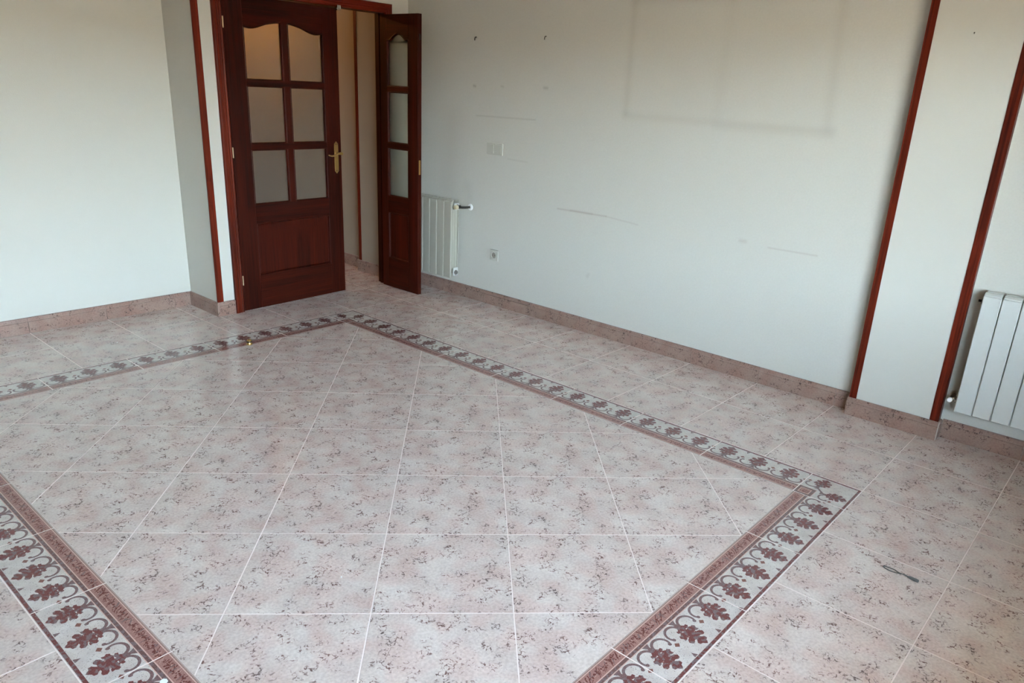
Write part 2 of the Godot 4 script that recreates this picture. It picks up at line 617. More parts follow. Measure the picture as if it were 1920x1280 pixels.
func make_wall_picture(base: Color) -> ImageTexture:
	wall_img = Image.create(1536, 594, false, Image.FORMAT_RGB8)
	wall_img.fill(base)
	var n := noise(FastNoiseLite.TYPE_SIMPLEX_SMOOTH, 0.35, 3, 3)
	for y in 594:
		for x in 1536:
			var v := n.get_noise_2d(x, y) * 0.013
			wall_img.set_pixel(x, y, Color(base.r + v, base.g + v, base.b + v))
	var dust := Color(0.45, 0.42, 0.37)
	smear(3.03, 3.24, 3.03, 4.62, 0.07, dust, 0.094)
	smear(3.03, 3.20, 5.86, 3.19, 0.06, dust, 0.072)
	smear(4.40, 3.15, 5.86, 3.15, 0.07, dust, 0.050)
	smear(5.80, 3.22, 5.74, 4.62, 0.08, dust, 0.077)
	smear(3.03, 4.64, 5.74, 4.64, 0.08, dust, 0.088)
	smear(4.40, 3.3, 4.42, 4.6, 0.09, dust, 0.028)
	# soot over the radiator and round the switch, scuffs of chair backs
	smear(-0.45, 1.85, -0.35, 2.9, 0.28, dust, 0.072)
	smear(0.05, 1.75, 0.0, 1.9, 0.10, dust, 0.055)
	var scuff := Color(0.45, 0.33, 0.29)
	smear(1.95, 1.79, 2.85, 1.80, 0.015, scuff, 0.187)
	smear(2.2, 1.80, 2.6, 1.80, 0.02, scuff, 0.110)
	smear(2.85, 1.80, 3.4, 1.76, 0.012, scuff, 0.110)
	smear(5.33, 1.765, 5.95, 1.77, 0.012, scuff, 0.143)
	smear(4.95, 1.79, 5.02, 1.79, 0.03, scuff, 0.121)
	smear(0.18, 3.03, 1.42, 3.04, 0.014, dust, 0.165)
	smear(0.9, 2.42, 1.3, 2.41, 0.016, dust, 0.088)
	smear(0.10, 3.478, 0.14, 3.470, 0.022, Color(0.3, 0.27, 0.23), 0.220)
	smear(1.56, 3.498, 1.62, 3.498, 0.026, Color(0.3, 0.27, 0.23), 0.165)
	smear(0.70, 3.49, 0.74, 3.485, 0.02, dust, 0.165)
	smear(2.6, 0.86, 2.62, 0.9, 0.03, dust, 0.110)
	return ImageTexture.create_from_image(wall_img)


func make_materials() -> void:
	make_stone()
	var tex := to_texture(STONE, STONE, stone)
	M.tile = mat(Color.WHITE, 0.13)
	M.tile.albedo_texture = tex
	M.border = mat(Color.WHITE, 0.13)
	M.border.albedo_texture = border_picture(301)
	M.border_b = mat(Color.WHITE, 0.13)
	M.border_b.albedo_texture = border_picture(401)
	M.corner = mat(Color.WHITE, 0.13)
	M.corner.albedo_texture = corner_picture()
	M.skirting = mat(Color(0.71, 0.635, 0.60), 0.28)
	M.skirting.albedo_texture = tex
	M.cut_edge = mat(Color(0.80, 0.76, 0.72), 0.7)
	M.grout = mat(Color(0.90, 0.84, 0.81), 0.85)

	var wood := make_wood()
	M.wood = mat(Color(0.87, 0.77, 0.74), 0.36)          # frame and corner strips
	M.door_wood = mat(Color(0.52, 0.48, 0.47), 0.42)     # darker stain of the two leaves; on the jambs it paints in shade
	M.wood_panel = mat(Color(0.56, 0.50, 0.48), 0.42)
	for k in ["wood", "door_wood", "wood_panel"]:
		M[k].albedo_texture = wood
		M[k].metallic_specular = 0.24
	var pane := mat(Color(0.86, 0.87, 0.83, 0.04), 0.28)
	pane.metallic_specular = 0.3
	pane.transparency = BaseMaterial3D.TRANSPARENCY_ALPHA
	pane.refraction_enabled = true
	pane.refraction_scale = 0.05
	M.frosted = pane
	M.brass = mat(Color(0.74, 0.59, 0.36), 0.28, 1.0)
	M.brass_dull = mat(Color(0.72, 0.62, 0.50), 0.45, 0.8)
	M.chrome = mat(Color(0.75, 0.75, 0.74), 0.2, 1.0)
	M.dark_metal = mat(Color(0.16, 0.14, 0.12), 0.5, 0.3)
	M.rubber = mat(Color(0.05, 0.045, 0.04), 0.7)
	M.cord = mat(Color(0.34, 0.34, 0.33), 0.6)
	M.enamel = mat(Color(0.75, 0.75, 0.725), 0.36)
	M.enamel_shaded = mat(Color(0.66, 0.645, 0.59), 0.4)  # cream toned down: shade behind the door leaf painted into the enamel
	M.plastic = mat(Color(0.71, 0.70, 0.65), 0.4)
	M.cream = mat(Color(0.82, 0.76, 0.62), 0.45)
	M.white = mat(Color(0.92, 0.92, 0.91), 0.7)
	M.aluminium = mat(Color(0.88, 0.88, 0.87), 0.45)

	var base := Color(0.765, 0.752, 0.712)
	M.wall = mat(base, 0.85)
	var rn := NoiseTexture2D.new()
	rn.width = 512
	rn.height = 512
	rn.seamless = true
	rn.as_normal_map = true
	rn.bump_strength = 1.5
	rn.noise = noise(FastNoiseLite.TYPE_SIMPLEX_SMOOTH, 0.09, 3, 8)
	M.wall.normal_enabled = true
	M.wall.normal_texture = rn
	M.wall.normal_scale = 0.25
	M.wall.uv1_triplanar = true
	M.wall.uv1_scale = Vector3.ONE * 3.0
	M.wall_long = mat(Color.WHITE, 0.85)
	M.wall_long.albedo_texture = make_wall_picture(base)
	M.wall_long.texture_repeat = false
	M.ceiling = mat(Color(0.60, 0.56, 0.50), 0.9)  # unseen; darkened to hold down bounce light in the room
	M.wall_hall = mat(Color(0.60, 0.55, 0.48), 0.85)  # hall dimness put into the wall colour
	M.wall_behind = mat(Color(0.42, 0.40, 0.375), 0.85)  # unseen walls, colour darkened to reduce bounce light
	M.clear = mat(Color(1, 1, 1, 0.04), 0.02)
	M.clear.transparency = BaseMaterial3D.TRANSPARENCY_ALPHA
	M.terrace = mat(Color(0.64, 0.52, 0.43), 0.7)
	M.street = mat(Color(0.60, 0.54, 0.46), 0.9)
	M.facade = mat(Color(0.74, 0.67, 0.58), 0.9)
	M.bulb = mat(Color(1.0, 0.85, 0.6), 0.5)
	M.bulb.emission_enabled = true
	M.bulb.emission = Color(1.0, 0.72, 0.40)
	M.bulb.emission_energy_multiplier = 0.6


# ------------------------------------------------------------------ the room
const X0 := -2.33      # left wall
const XD := -1.475     # wall with the door
const X1 := 11.1       # window wall
const Z0 := -2.49      # long wall
const Z1 := 9.6        # wall behind the camera
const ZR := 1.235      # the short return beside the door
const ZP := -2.335     # front of the pier
const H := 5.55
const HX := -7.0       # far wall of the hall
const HZ := -2.40      # side wall of the hall
const TH := 0.4
const WY0 := 1.9       # window opening
const WY1 := 4.6
const WZ0 := 1.2
const WZ1 := 9.3


func uv_long(p: Vector3) -> Vector2:
	return Vector2((p.x / U + 2.0) / 14.5, 1.0 - p.y / U / 5.6)


func build_shell() -> void:
	var w := structure("wall_right", "long off-white wall with a faint dust outline of a picture, behind the switch and socket", "wall")
	var st := mb()
	tbox(st, XD - 0.001, 0, Z0 - TH, X1 + TH, H, Z0, 0.0, uv_long)
	put("wall_face", st, M.wall_long, w)
	w = structure("wall_pier", "off-white pier between the two long wooden strips, left of the near radiator", "pier")
	st = mb()
	tbox(st, 6.70, 0, Z0, 7.655, H, ZP)
	put("pier_face", st, M.wall, w)

	w = structure("wall_left", "bright off-white wall at the far left of the room, beside the short return", "wall")
	st = mb()
	tbox(st, X0 - TH, 0, ZR - 0.2, X0, H, Z1 + TH)
	put("wall_face", st, M.wall, w)

	w = structure("wall_back", "off-white wall that holds the double doorway, with a short return at its left", "wall")
	st = mb()
	tbox(st, X0 - TH, 0, ZR - 0.25, XD, H, ZR)
	put("wall_return", st, M.wall, w)
	st = mb()
	tbox(st, XD - 0.25, 0, 0.875, XD, H, ZR - 0.25)
	tbox(st, XD - 0.25, 4.52, -2.0, XD, H, 0.875)
	tbox(st, XD - 0.25, 0, Z0 - TH, XD, H, -2.0)
	put("wall_face", st, M.wall, w)

	w = structure("wall_front", "plain grey wall with the window, behind the camera", "wall")
	st = mb()
	for r in [[0.0, Z0 - TH, H, WZ0], [0.0, WZ1, H, Z1 + TH], [0.0, WZ0, WY0, WZ1], [WY1, WZ0, H, WZ1]]:
		tbox(st, X1, r[0], r[1], X1 + TH, r[2], r[3])
	put("wall_face", st, M.wall_behind, w)

	w = structure("wall_rear", "plain grey wall behind the camera, opposite the long wall", "wall")
	st = mb()
	tbox(st, X0 - TH, 0, Z1, X1 + TH, H, Z1 + TH)
	put("wall_face", st, M.wall_behind, w)

	w = structure("wall_hall", "walls of the hall, dimness put into their darker beige colour, seen through the open half of the doorway", "wall")
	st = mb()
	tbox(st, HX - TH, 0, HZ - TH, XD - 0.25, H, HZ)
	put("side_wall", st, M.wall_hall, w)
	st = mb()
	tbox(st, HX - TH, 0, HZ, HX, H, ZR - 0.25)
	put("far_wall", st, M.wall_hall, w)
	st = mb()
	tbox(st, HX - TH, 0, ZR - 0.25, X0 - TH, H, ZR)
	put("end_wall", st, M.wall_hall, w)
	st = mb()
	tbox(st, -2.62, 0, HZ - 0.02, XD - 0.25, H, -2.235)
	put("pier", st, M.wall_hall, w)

	var c := structure("ceiling", "plain ceiling above the room, colour darkened to cut bounce light, out of view", "ceiling")
	st = mb()
	tbox(st, HX - TH, H, Z0 - TH, X1 + TH, H + 0.4, Z1 + TH)
	put("ceiling_slab", st, M.ceiling, c)


# ------------------------------------------------------------------ floor
const GAP := 0.0030     # joint, metres
var tile_cell := Vector2.ZERO
var tile_axis := Transform2D()   # tile coordinates (0..1 on a whole tile) from floor coordinates in tiles


func uv_tile(p: Vector3) -> Vector2:
	var q := tile_axis * Vector2(p.x / U, p.y / U)
	return (q.clamp(Vector2(0.003, 0.003), Vector2(0.997, 0.997)) + tile_cell) * 0.5


func uv_border(p: Vector3) -> Vector2:
	return (tile_axis * Vector2(p.x / U, p.y / U)).clamp(Vector2(0.002, 0.002), Vector2(0.998, 0.998))


# X maps (u, v, h) of a plate to (x, z, y) of the floor
var flat := Transform3D(Vector3(1, 0, 0), Vector3(0, 0, 1), Vector3(0, 1, 0), Vector3.ZERO)


# the outline without doubled points and points on straight edges
func tidy(poly: PackedVector2Array) -> PackedVector2Array:
	var out := PackedVector2Array()
	for p in poly:
		if out.is_empty() or out[out.size() - 1].distance_to(p) > 0.002:
			out.append(p)
	if out[0].distance_to(out[out.size() - 1]) < 0.002:
		out.remove_at(out.size() - 1)
	var i := 0
	while i < out.size() and out.size() > 3:
		var a := out[(i + out.size() - 1) % out.size()]
		var b := out[(i + 1) % out.size()]
		if absf((out[i] - a).normalized().cross((b - out[i]).normalized())) < 0.004:
			out.remove_at(i)
		else:
			i += 1
	return out


func floor_piece(called: String, poly: PackedVector2Array, m: Material, uv: Callable, parent: Node) -> void:
	poly = ccw(tidy(poly))
	for i in poly.size():
		poly[i] *= U
	poly = inset(poly, GAP / 2)
	var lo := Vector2(1e9, 1e9)
	var hi := -lo
	for p in poly:
		lo = lo.min(p)
		hi = hi.max(p)
	if hi.x - lo.x < 0.008 or hi.y - lo.y < 0.008:
		return
	var st := mb()
	plate(st, flat, poly, -0.007, 0.0, 0.0011, uv, false)
	put(called, st, m, parent)


func pick_cell() -> void:
	tile_cell = Vector2(rng.randi() % 2, rng.randi() % 2)


# whole and cut tiles of a square grid inside a rectangle; gx, gz is any crossing of the joints
func grid_tiles(x0: float, z0: float, x1: float, z1: float, gx: float, gz: float, parent: Node) -> void:
	for i in range(floori(x0 - gx), ceili(x1 - gx)):
		for k in range(floori(z0 - gz), ceili(z1 - gz)):
			var a := Vector2(maxf(x0, gx + i), maxf(z0, gz + k))
			var b := Vector2(minf(x1, gx + i + 1), minf(z1, gz + k + 1))
			if b.x - a.x < 0.015 or b.y - a.y < 0.015:
				continue
			pick_cell()
			tile_axis = Transform2D(Vector2(1, 0), Vector2(0, 1), Vector2(-gx - i, -gz - k))
			if rng.randi() % 2:
				tile_axis = Transform2D(Vector2(-1, 0), Vector2(0, -1), Vector2(gx + i + 1, gz + k + 1))
			floor_piece("floor_tile", rect(a.x, a.y, b.x, b.y), M.tile, uv_tile, parent)


func build_floor() -> void:
	var f := structure("floor", "glossy mottled pinkish-beige tile floor with a maroon leaf-and-scroll border rectangle", "floor")
	var st := mb()
	tbox(st, HX - TH, -0.5, Z0 - TH, X1 + TH, -0.0014, Z1 + TH)
	put("grout_bed", st, M.grout, f)
	var W := 0.49
	grid_tiles(XD, Z0, X1, -W, 7.49, -W, f)
	grid_tiles(X0, ZR, -W, 5.49, -W, 0.51, f)
	grid_tiles(XD, -W, -W, ZR, -W, 0.51, f)
	grid_tiles(7.49, -W, X1, 5.49, 7.49, 0.51, f)
	grid_tiles(X0, 5.49, X1, Z1, 7.49, 5.49, f)
	grid_tiles(HX, HZ, XD, ZR - 0.25, XD, -W, f)
	# the field inside the border lies at 45 degrees
	var e := GAP / 2 / U   # the field runs up to the border without an open joint
	var inner := rect(-e, -e, 7 + e, 5 + e)
	var p := 0.992
	var du := Vector2(1, 1) / sqrt(2.0)
	var dv := Vector2(1, -1) / sqrt(2.0)
	for h in range(-4, 8):
		for s in range(-5, 7):
			var o := du * (2.7471 + h * p) + dv * (0.2114 + s * p)
			var sq := PackedVector2Array([o, o + du * p, o + (du + dv) * p, o + dv * p])
			for q in Geometry2D.intersect_polygons(sq, inner):
				pick_cell()
				tile_axis = Transform2D(Vector2(dv.x, du.x) / p, Vector2(dv.y, du.y) / p, Vector2(-o.dot(dv), -o.dot(du)) / p)
				floor_piece("floor_tile", q, M.tile, uv_tile, f)
	# border: s runs along the tile, t outwards
	for side in [[Vector2(0, 0), Vector2(1, 0), Vector2(0, -1), 7], [Vector2(0, 5), Vector2(1, 0), Vector2(0, 1), 7], [Vector2(0, 0), Vector2(0, 1), Vector2(-1, 0), 5], [Vector2(7, 0), Vector2(0, 1), Vector2(1, 0), 5]]:
		for i in side[3]:
			var o: Vector2 = side[0] + side[1] * i
			var s: Vector2 = side[1]
			var t: Vector2 = side[2]
			tile_axis = Transform2D(Vector2(s.x, t.x / W), Vector2(s.y, t.y / W), Vector2(-o.dot(s), -o.dot(t) / W))
			floor_piece("border_tile", PackedVector2Array([o - t * e, o + s - t * e, o + s + t * W, o + t * W]), M.border if rng.randi() % 2 else M.border_b, uv_border, f)
	for c in [[Vector2(0, 0), -1, -1], [Vector2(7, 0), 1, -1], [Vector2(0, 5), -1, 1], [Vector2(7, 5), 1, 1]]:
		var o: Vector2 = c[0]
		var d := Vector2(c[1], c[2]) * W
		tile_axis = Transform2D(Vector2(1 / d.x, 0), Vector2(0, 1 / d.y), Vector2(-o.x / d.x, -o.y / d.y))
		floor_piece("corner_tile", PackedVector2Array([o, o + Vector2(d.x, 0), o + d, o + Vector2(0, d.y)]), M.corner, uv_border, f)


# ------------------------------------------------------------------ skirting
var skirt_off := Vector2.ZERO


func uv_skirt(p: Vector3) -> Vector2:
	return Vector2(p.z, p.y + p.x) / U * 0.5 + skirt_off


const SKIRT := [[0.0, 0.0], [0.0132, 0.0], [0.0132, 0.0705], [0.0098, 0.0718], [0.0098, 0.0745], [0.0132, 0.0760], [0.0132, 0.089], [0.0125, 0.0925], [0.0100, 0.0955], [0.0060, 0.0968], [0.0, 0.0968]]


# one piece from a to b (floor coordinates in tiles), n points into the room
func skirt_piece(a: Vector2, b: Vector2, n: Vector2, parent: Node) -> void:
	var d := (b - a).normalized()
	var len := (b - a).length() * U
	var X := Transform3D(Vector3(n.x, 0, n.y), Vector3.UP, Vector3(d.x, 0, d.y), Vector3(a.x, 0, a.y) * U)
	var prof := PackedVector2Array()
	for q in SKIRT:
		prof.append(Vector2(q[0], q[1]))
	skirt_off = Vector2(rng.randf(), rng.randi() % 4 * 0.24 + 0.01)
	var st := mb()
	plate(st, X, prof, 0.0009, len - 0.0009, 0.0, uv_skirt)
	put("skirting_tile", st, M.skirting, parent)


func skirt_run(called: String, label: String, runs: Array) -> void:
	var o := structure(called, label, "baseboard")
	for r in runs:
		var a := Vector2(r[0], r[1])
		var b := Vector2(r[2], r[3])
		var d := (b - a).normalized()
		var n := Vector2(r[4], r[5])
		var along := absf(d.x) > 0.5
		var t0 := a.x if along else a.y
		var t1 := b.x if along else b.y
		var cuts := [t0]
		var first := 0.49 if along else 0.51
		var k := floori(t0 - first) + 1
		while first + k < t1 - 0.02:
			if first + k > t0 + 0.02:
				cuts.append(first + k)
			k += 1
		cuts.append(t1)
		for i in cuts.size() - 1:
			if along:
				skirt_piece(Vector2(cuts[i], a.y), Vector2(cuts[i + 1], a.y), n, o)
			else:
				skirt_piece(Vector2(a.x, cuts[i]), Vector2(a.x, cuts[i + 1]), n, o)


func build_baseboards() -> void:
	var e := 0.0132 / U
	skirt_run("baseboard_right", "mottled brown-pink tile skirting along the long wall, round the pier and below the radiators",
		[[XD, Z0, 6.70, Z0, 0, 1], [7.655 + e, Z0, X1, Z0, 0, 1], [7.655, Z0 + e, 7.655, ZP, 1, 0]])
	var o := get_node("baseboard_right")
	skirt_piece(Vector2(6.70 - e, ZP), Vector2(7.655 + e * 0.8, ZP), Vector2(0, 1), o)
	var st := mb()
	tbox(st, 7.655 + e * 0.8, 0, ZP, 7.655 + e, 0.2145, ZP + e)
	put("cut_tile_edge", st, M.cut_edge, o)
	skirt_run("baseboard_left", "mottled pink tile skirting at the foot of the bright left wall", [[X0, ZR + e, X0, Z1, 1, 0]])
	skirt_run("baseboard_back", "short tile skirting pieces round the corner just left of the doorway", [[X0, ZR, XD + e, ZR, 0, 1], [XD, 0.972, XD, ZR, 1, 0], [XD, Z0 + e, XD, -2.145, 1, 0]])
	skirt_run("baseboard_hall", "dark tile skirting along the hall wall beyond the open doorway", [[HX, HZ, -2.62 - e, HZ, 0, 1], [-2.62 - e, -2.235, XD - 0.25, -2.235, 0, 1], [HX, HZ + e, HX, ZR - 0.25, 1, 0]])
	skirt_run("baseboard_front", "tile skirting along the wall with the window, behind the camera", [[X1, Z0 + e, X1, Z1, -1, 0]])


# ------------------------------------------------------------------ corner strips
func strip(called: String, label: String, boxes: Array) -> void:
	var o := structure(called, label, "trim")
	for b in boxes:
		next_grain()
		var st := mb()
		tbox(st, b[0], 0.2152, b[1], b[2], H - 0.002, b[3], 0.001, uv_wood)
		put("strip", st, M.wood, o)


func build_trims() -> void:
	var t := 0.012
	strip("trim_1", "thin reddish wooden corner strip left of the doorway, above the short skirting return", [[XD, ZR - 0.083, XD + t, ZR + t], [XD - 0.012, ZR, XD, ZR + t]])
	strip("trim_2", "reddish wooden strip on the pier's left edge, beside the long wall", [[6.70, ZP, 6.768, ZP + t], [6.70 - t, ZP - 0.06, 6.70, ZP + t]])
	strip("trim_3", "reddish wooden strip on the pier's right edge, beside the near radiator", [[7.575, ZP, 7.655, ZP + t], [7.655, ZP - 0.08, 7.655 + t, ZP + t]])
	strip("trim_4", "dark wooden corner strip in the hall beyond the open doorway", [[-2.62, -2.235, -2.545, -2.235 + t]])


# ------------------------------------------------------------------ doorway and doors
const ZL := 0.83        # left side of the opening
const ZO := -1.985      # right side of the opening
const YT := 4.505       # underside of the head


func casing_leg(which: int, parent: Node) -> void:
	# profile: distance from the opening, height above the wall (metres)
	var prof := [[0.0, 0.0], [0.0, 0.009], [0.004, 0.0125], [0.009, 0.0135], [0.013, 0.0115], [0.016, 0.0115], [0.019, 0.015], [0.025, 0.0165], [0.029, 0.0135], [0.032, 0.0135], [0.036, 0.017], [0.054, 0.0185], [0.060, 0.017], [0.064, 0.012], [0.064, 0.0]]
	var st := mb()
	next_grain()
	for j in prof.size() - 1:
		var q := []
		for e in [[j, 0], [j + 1, 0], [j + 1, 1], [j, 1]]:
			var a: float = prof[e[0]][0] / U
			var x: float = XD + prof[e[0]][1] / U
			if which == 0:
				q.append(Vector3(x, 0.0 if e[1] == 0 else YT + a, ZL + a) * U)
			elif which == 1:
				q.append(Vector3(x, YT + a, ZL + a if e[1] == 0 else ZO - a) * U)
			else:
				q.append(Vector3(x, 0.0 if e[1] == 0 else YT + a, ZO - a) * U)
		var n: Vector3 = (q[1] - q[0]).cross(q[3] - q[0]).normalized()
		var da: float = prof[j + 1][0] - prof[j][0]
		var db: float = prof[j + 1][1] - prof[j][1]
		# outwards of the profile: (da, db) turned so that a flat top looks away from the wall
		var out := [Vector3(da, 0, -db), Vector3(da, -db, 0), Vector3(da, 0, db)][which] as Vector3
		if n.dot(out) < 0.0:
			n = -n
		var uv := []
		for v in q:
			uv.append(Vector2((v.z if which != 1 else v.y) / 0.5, (v.y if which != 1 else v.z) / 2.0) + grain)
		tri(st, q[0], q[1], q[2], n, n, n, uv[0], uv[1], uv[2])
		tri(st, q[0], q[2], q[3], n, n, n, uv[0], uv[2], uv[3])
	put("casing", st, M.wood, parent)


func build_doorway() -> void:
	var fr := structure("trim_5", "fluted reddish-brown wooden frame round the double doorway", "door frame")
	for w in 3:
		casing_leg(w, fr)
	# lining of the opening, with a stop that the doors close against
	for b in [[XD - 0.25, 0.0, ZL, XD, YT, 0.875], [XD - 0.25, 0.0, -2.0, XD, YT, ZO], [XD - 0.17, 0.0, ZL - 0.03, XD - 0.11, YT, ZL], [XD - 0.17, 0.0, ZO, XD - 0.11, YT, ZO + 0.03]]:
		next_grain()
		var st := mb()
		tbox(st, b[0], b[1], b[2], b[3], b[4], b[5], 0.0008, uv_wood)
		put("jamb", st, M.door_wood, fr)  # leaf wood here puts the shade of the lining into its colour
	next_grain()
	var hd := mb()
	tbox(hd, XD - 0.25, YT, -2.0, XD, YT + 0.016, 0.875)
	put("head_jamb", hd, M.door_wood, fr)
	var cat := mb()
	tbox(cat, XD - 0.02, YT - 0.05, -1.115, XD + 0.045, YT + 0.022, -1.045, 0.0015)
	var ck := put("ball_catch", cat, M.chrome, fr)
	ck.set_meta("label", "small pale metal catch")

	# main leaf, closed but for a few centimetres
	var turn := Basis(Vector3.UP, 0.047)
	var X := Transform3D(turn * Vector3(0, 0, -1), Vector3.UP, turn * Vector3(1, 0, 0), Vector3(XD + 0.02, 0.012, 0.822) * U)
	door_leaf("door_1", "wide reddish-brown door leaf with six frosted panes and a brass handle, standing nearly closed", X,
		1.94, 4.478, [[0.302, 0.935], [1.030, 1.662]], 0.07, 0.095, true)
	X = Transform3D(Vector3(1, 0, 0), Vector3.UP, Vector3(0, 0, 1), Vector3(XD - 0.005, 0.012, -1.893) * U)
	door_leaf("door_2", "narrow dark door leaf with three frosted panes, opened square into the room before the far radiator", X,
		0.935, 4.465, [[0.165, 0.70]], 0.05, 0.085, false)


func arch(u: float, a: float, b: float, dip: float, rise: float, wide: bool) -> float:
	# lower edge of the top rail: flat shoulders that sag a little, then a bell towards the middle
	var t := absf((u - (a + b) / 2) / ((b - a) / 2))
	var bell := 0.5 + 0.5 * cos(PI * minf(t / (0.95 if wide else 0.92), 1.0))
	return bell * rise - (1.0 - bell) * dip * sin(PI * clampf((t - 0.45) / 0.55, 0.0, 1.0))


func door_leaf(called: String, label: String, X: Transform3D, w: float, h: float, cols: Array, dip: float, rise: float, main: bool) -> void:
	var th := 0.035
	var d := structure(called, label, "door")
	var a: float = cols[0][0]
	var b: float = cols[cols.size() - 1][1]
	var ytop := 4.10
	# stiles
	for s in [[0.0, a], [b, w]]:
		next_grain()
		var st := mb()
		plate(st, X, rect(s[0] * U, 0, s[1] * U, h * U), -th, 0, 0.0012, uv_wood)
		put("stile", st, M.door_wood, d)
	# top rail with its curved lower edge
	var curve := PackedVector2Array()
	var n := 36
	for i in n + 1:
		var u := lerpf(a, b, float(i) / n)
		curve.append(Vector2(u, ytop + arch(u, a, b, dip * 0.35, rise, main)) * U)
	var rail := curve.duplicate()
	rail.append(Vector2(b, h) * U)
	rail.append(Vector2(a, h) * U)
	next_grain()
	var st := mb()
	plate(st, X, rail, -th, 0, 0.0006, uv_wood_across)
	put("rail", st, M.door_wood, d)
	for r in [[3.305, 3.372], [2.41, 2.482], [1.33, 1.595], [0.0, 0.515]]:
		next_grain()
		st = mb()
		plate(st, X, rect(a * U, r[0] * U, b * U, r[1] * U), -th, 0, 0.0006, uv_wood_across)
		put("rail", st, M.door_wood, d)
	# panes, bars between them and the mouldings that hold them
	var cells := []
	for r in [[3.372, 0.0], [2.482, 3.305], [1.595, 2.41]]:
		for c in cols:
			var poly := PackedVector2Array([Vector2(c[0], r[0]) * U, Vector2(c[1], r[0]) * U])
			if r[1] > 0.0:
				poly.append(Vector2(c[1], r[1]) * U)
				poly.append(Vector2(c[0], r[1]) * U)
			else:
				for i in 25:
					var u := lerpf(c[1], c[0], i / 24.0)
					poly.append(Vector2(u, ytop + arch(u, a, b, dip * 0.35, rise, main)) * U)
			cells.append(poly)
		if main:
			next_grain()
			st = mb()
			var top: float = r[1] if r[1] > 0.0 else ytop + rise + 0.02
			plate(st, X, rect(cols[0][1] * U, r[0] * U, cols[1][0] * U, top * U), -th, -0.0002, 0.0006, uv_wood)
			put("glazing_bar", st, M.door_wood, d)
	for poly in cells:
		st = mb()
		var steps := PackedVector2Array([Vector2(0.0, 0.0), Vector2(0.003, 0.0012), Vector2(0.0065, -0.0005), Vector2(0.010, -0.009), Vector2(0.011, -0.016)])
		rings(st, X, ccw(poly), steps, uv_wood)
		var back := Transform3D(X.basis * Basis.from_scale(Vector3(1, 1, -1)), X * Vector3(0, 0, -th))
		rings(st, back, ccw(poly), steps, uv_wood)
		put("moulding", st, M.door_wood, d)
		st = mb()
		var g := inset(ccw(poly), 0.008)
		rings(st, X, g, PackedVector2Array([Vector2(0, -th / 2 - 0.003), Vector2(0, -th / 2 + 0.0018), Vector2(0.013, -th / 2 + 0.003)]), uv_plain)
		cap(st, X, inset(g, 0.013), -th / 2 + 0.003, 1.0, uv_plain)
		cap(st, X, g, -th / 2 - 0.003, -1.0, uv_plain)
		put("pane", st, M.frosted, d)
	# lower panel: a raised field in a moulded frame
	var pp := ccw(rect(a * U, 0.515 * U, b * U, 1.33 * U))
	next_grain()
	st = mb()
	rings(st, X, pp, PackedVector2Array([Vector2(0, 0), Vector2(0.003, 0.0012), Vector2(0.0065, -0.0005), Vector2(0.010, -0.009), Vector2(0.012, -0.011)]), uv_wood)
	put("moulding", st, M.door_wood, d)
	st = mb()
	var pi := inset(pp, 0.004)
	rings(st, X, pi, PackedVector2Array([Vector2(0, -0.025), Vector2(0, -0.012), Vector2(0.012, -0.011), Vector2(0.018, -0.0085) if not main else Vector2(0.014, -0.0095)]), uv_wood)
	cap(st, X, inset(pi, 0.018 if not main else 0.014), -0.0085 if not main else -0.0095, 1.0, uv_wood)
	cap(st, X, pi, -0.025, -1.0, uv_wood)
	put("panel", st, M.wood_panel, d)
	# hinges
	if main:
		for y in [4.11, 2.375, 0.48]:
			st = mb()
			lathe(st, Transform3D(Basis(), X * Vector3(-0.002, (y - 0.075) * U, 0.004)), PackedVector2Array([Vector2(0, 0), Vector2(0.004, 0.001), Vector2(0.005, 0.004), Vector2(0.005, 0.032), Vector2(0.0042, 0.0325), Vector2(0.005, 0.033), Vector2(0.005, 0.064), Vector2(0.004, 0.067), Vector2(0, 0.068)]), 14)
			var hg := put("hinge", st, M.brass_dull, d)
			hg.set_meta("label", "small brass hinge")
		door_handle(X, d)
	else:
		# latch plate and bolt on the free edge
		st = mb()
		plate(st, Transform3D(X.basis * Basis(Vector3(0, 0, -1), Vector3(0, 1, 0), Vector3(1, 0, 0)), X * Vector3(w * U, 2.13 * U, -th / 2)), round_rect(-0.008, -0.045, 0.008, 0.06, 0.004), -0.001, 0.0012, 0.0004, uv_plain)
		var lp := put("strike_plate", st, M.brass, d)
		lp.set_meta("label", "brass strike plate on the door edge")
		st = mb()
		plate(st, Transform3D(X.basis * Basis(Vector3(0, 0, -1), Vector3(0, 1, 0), Vector3(1, 0, 0)), X * Vector3(w * U, 4.13 * U, -th / 2)), round_rect(-0.006, -0.02, 0.006, 0.02, 0.004), -0.001, 0.004, 0.001, uv_plain)
		put("edge_bolt", st, M.dark_metal, d)


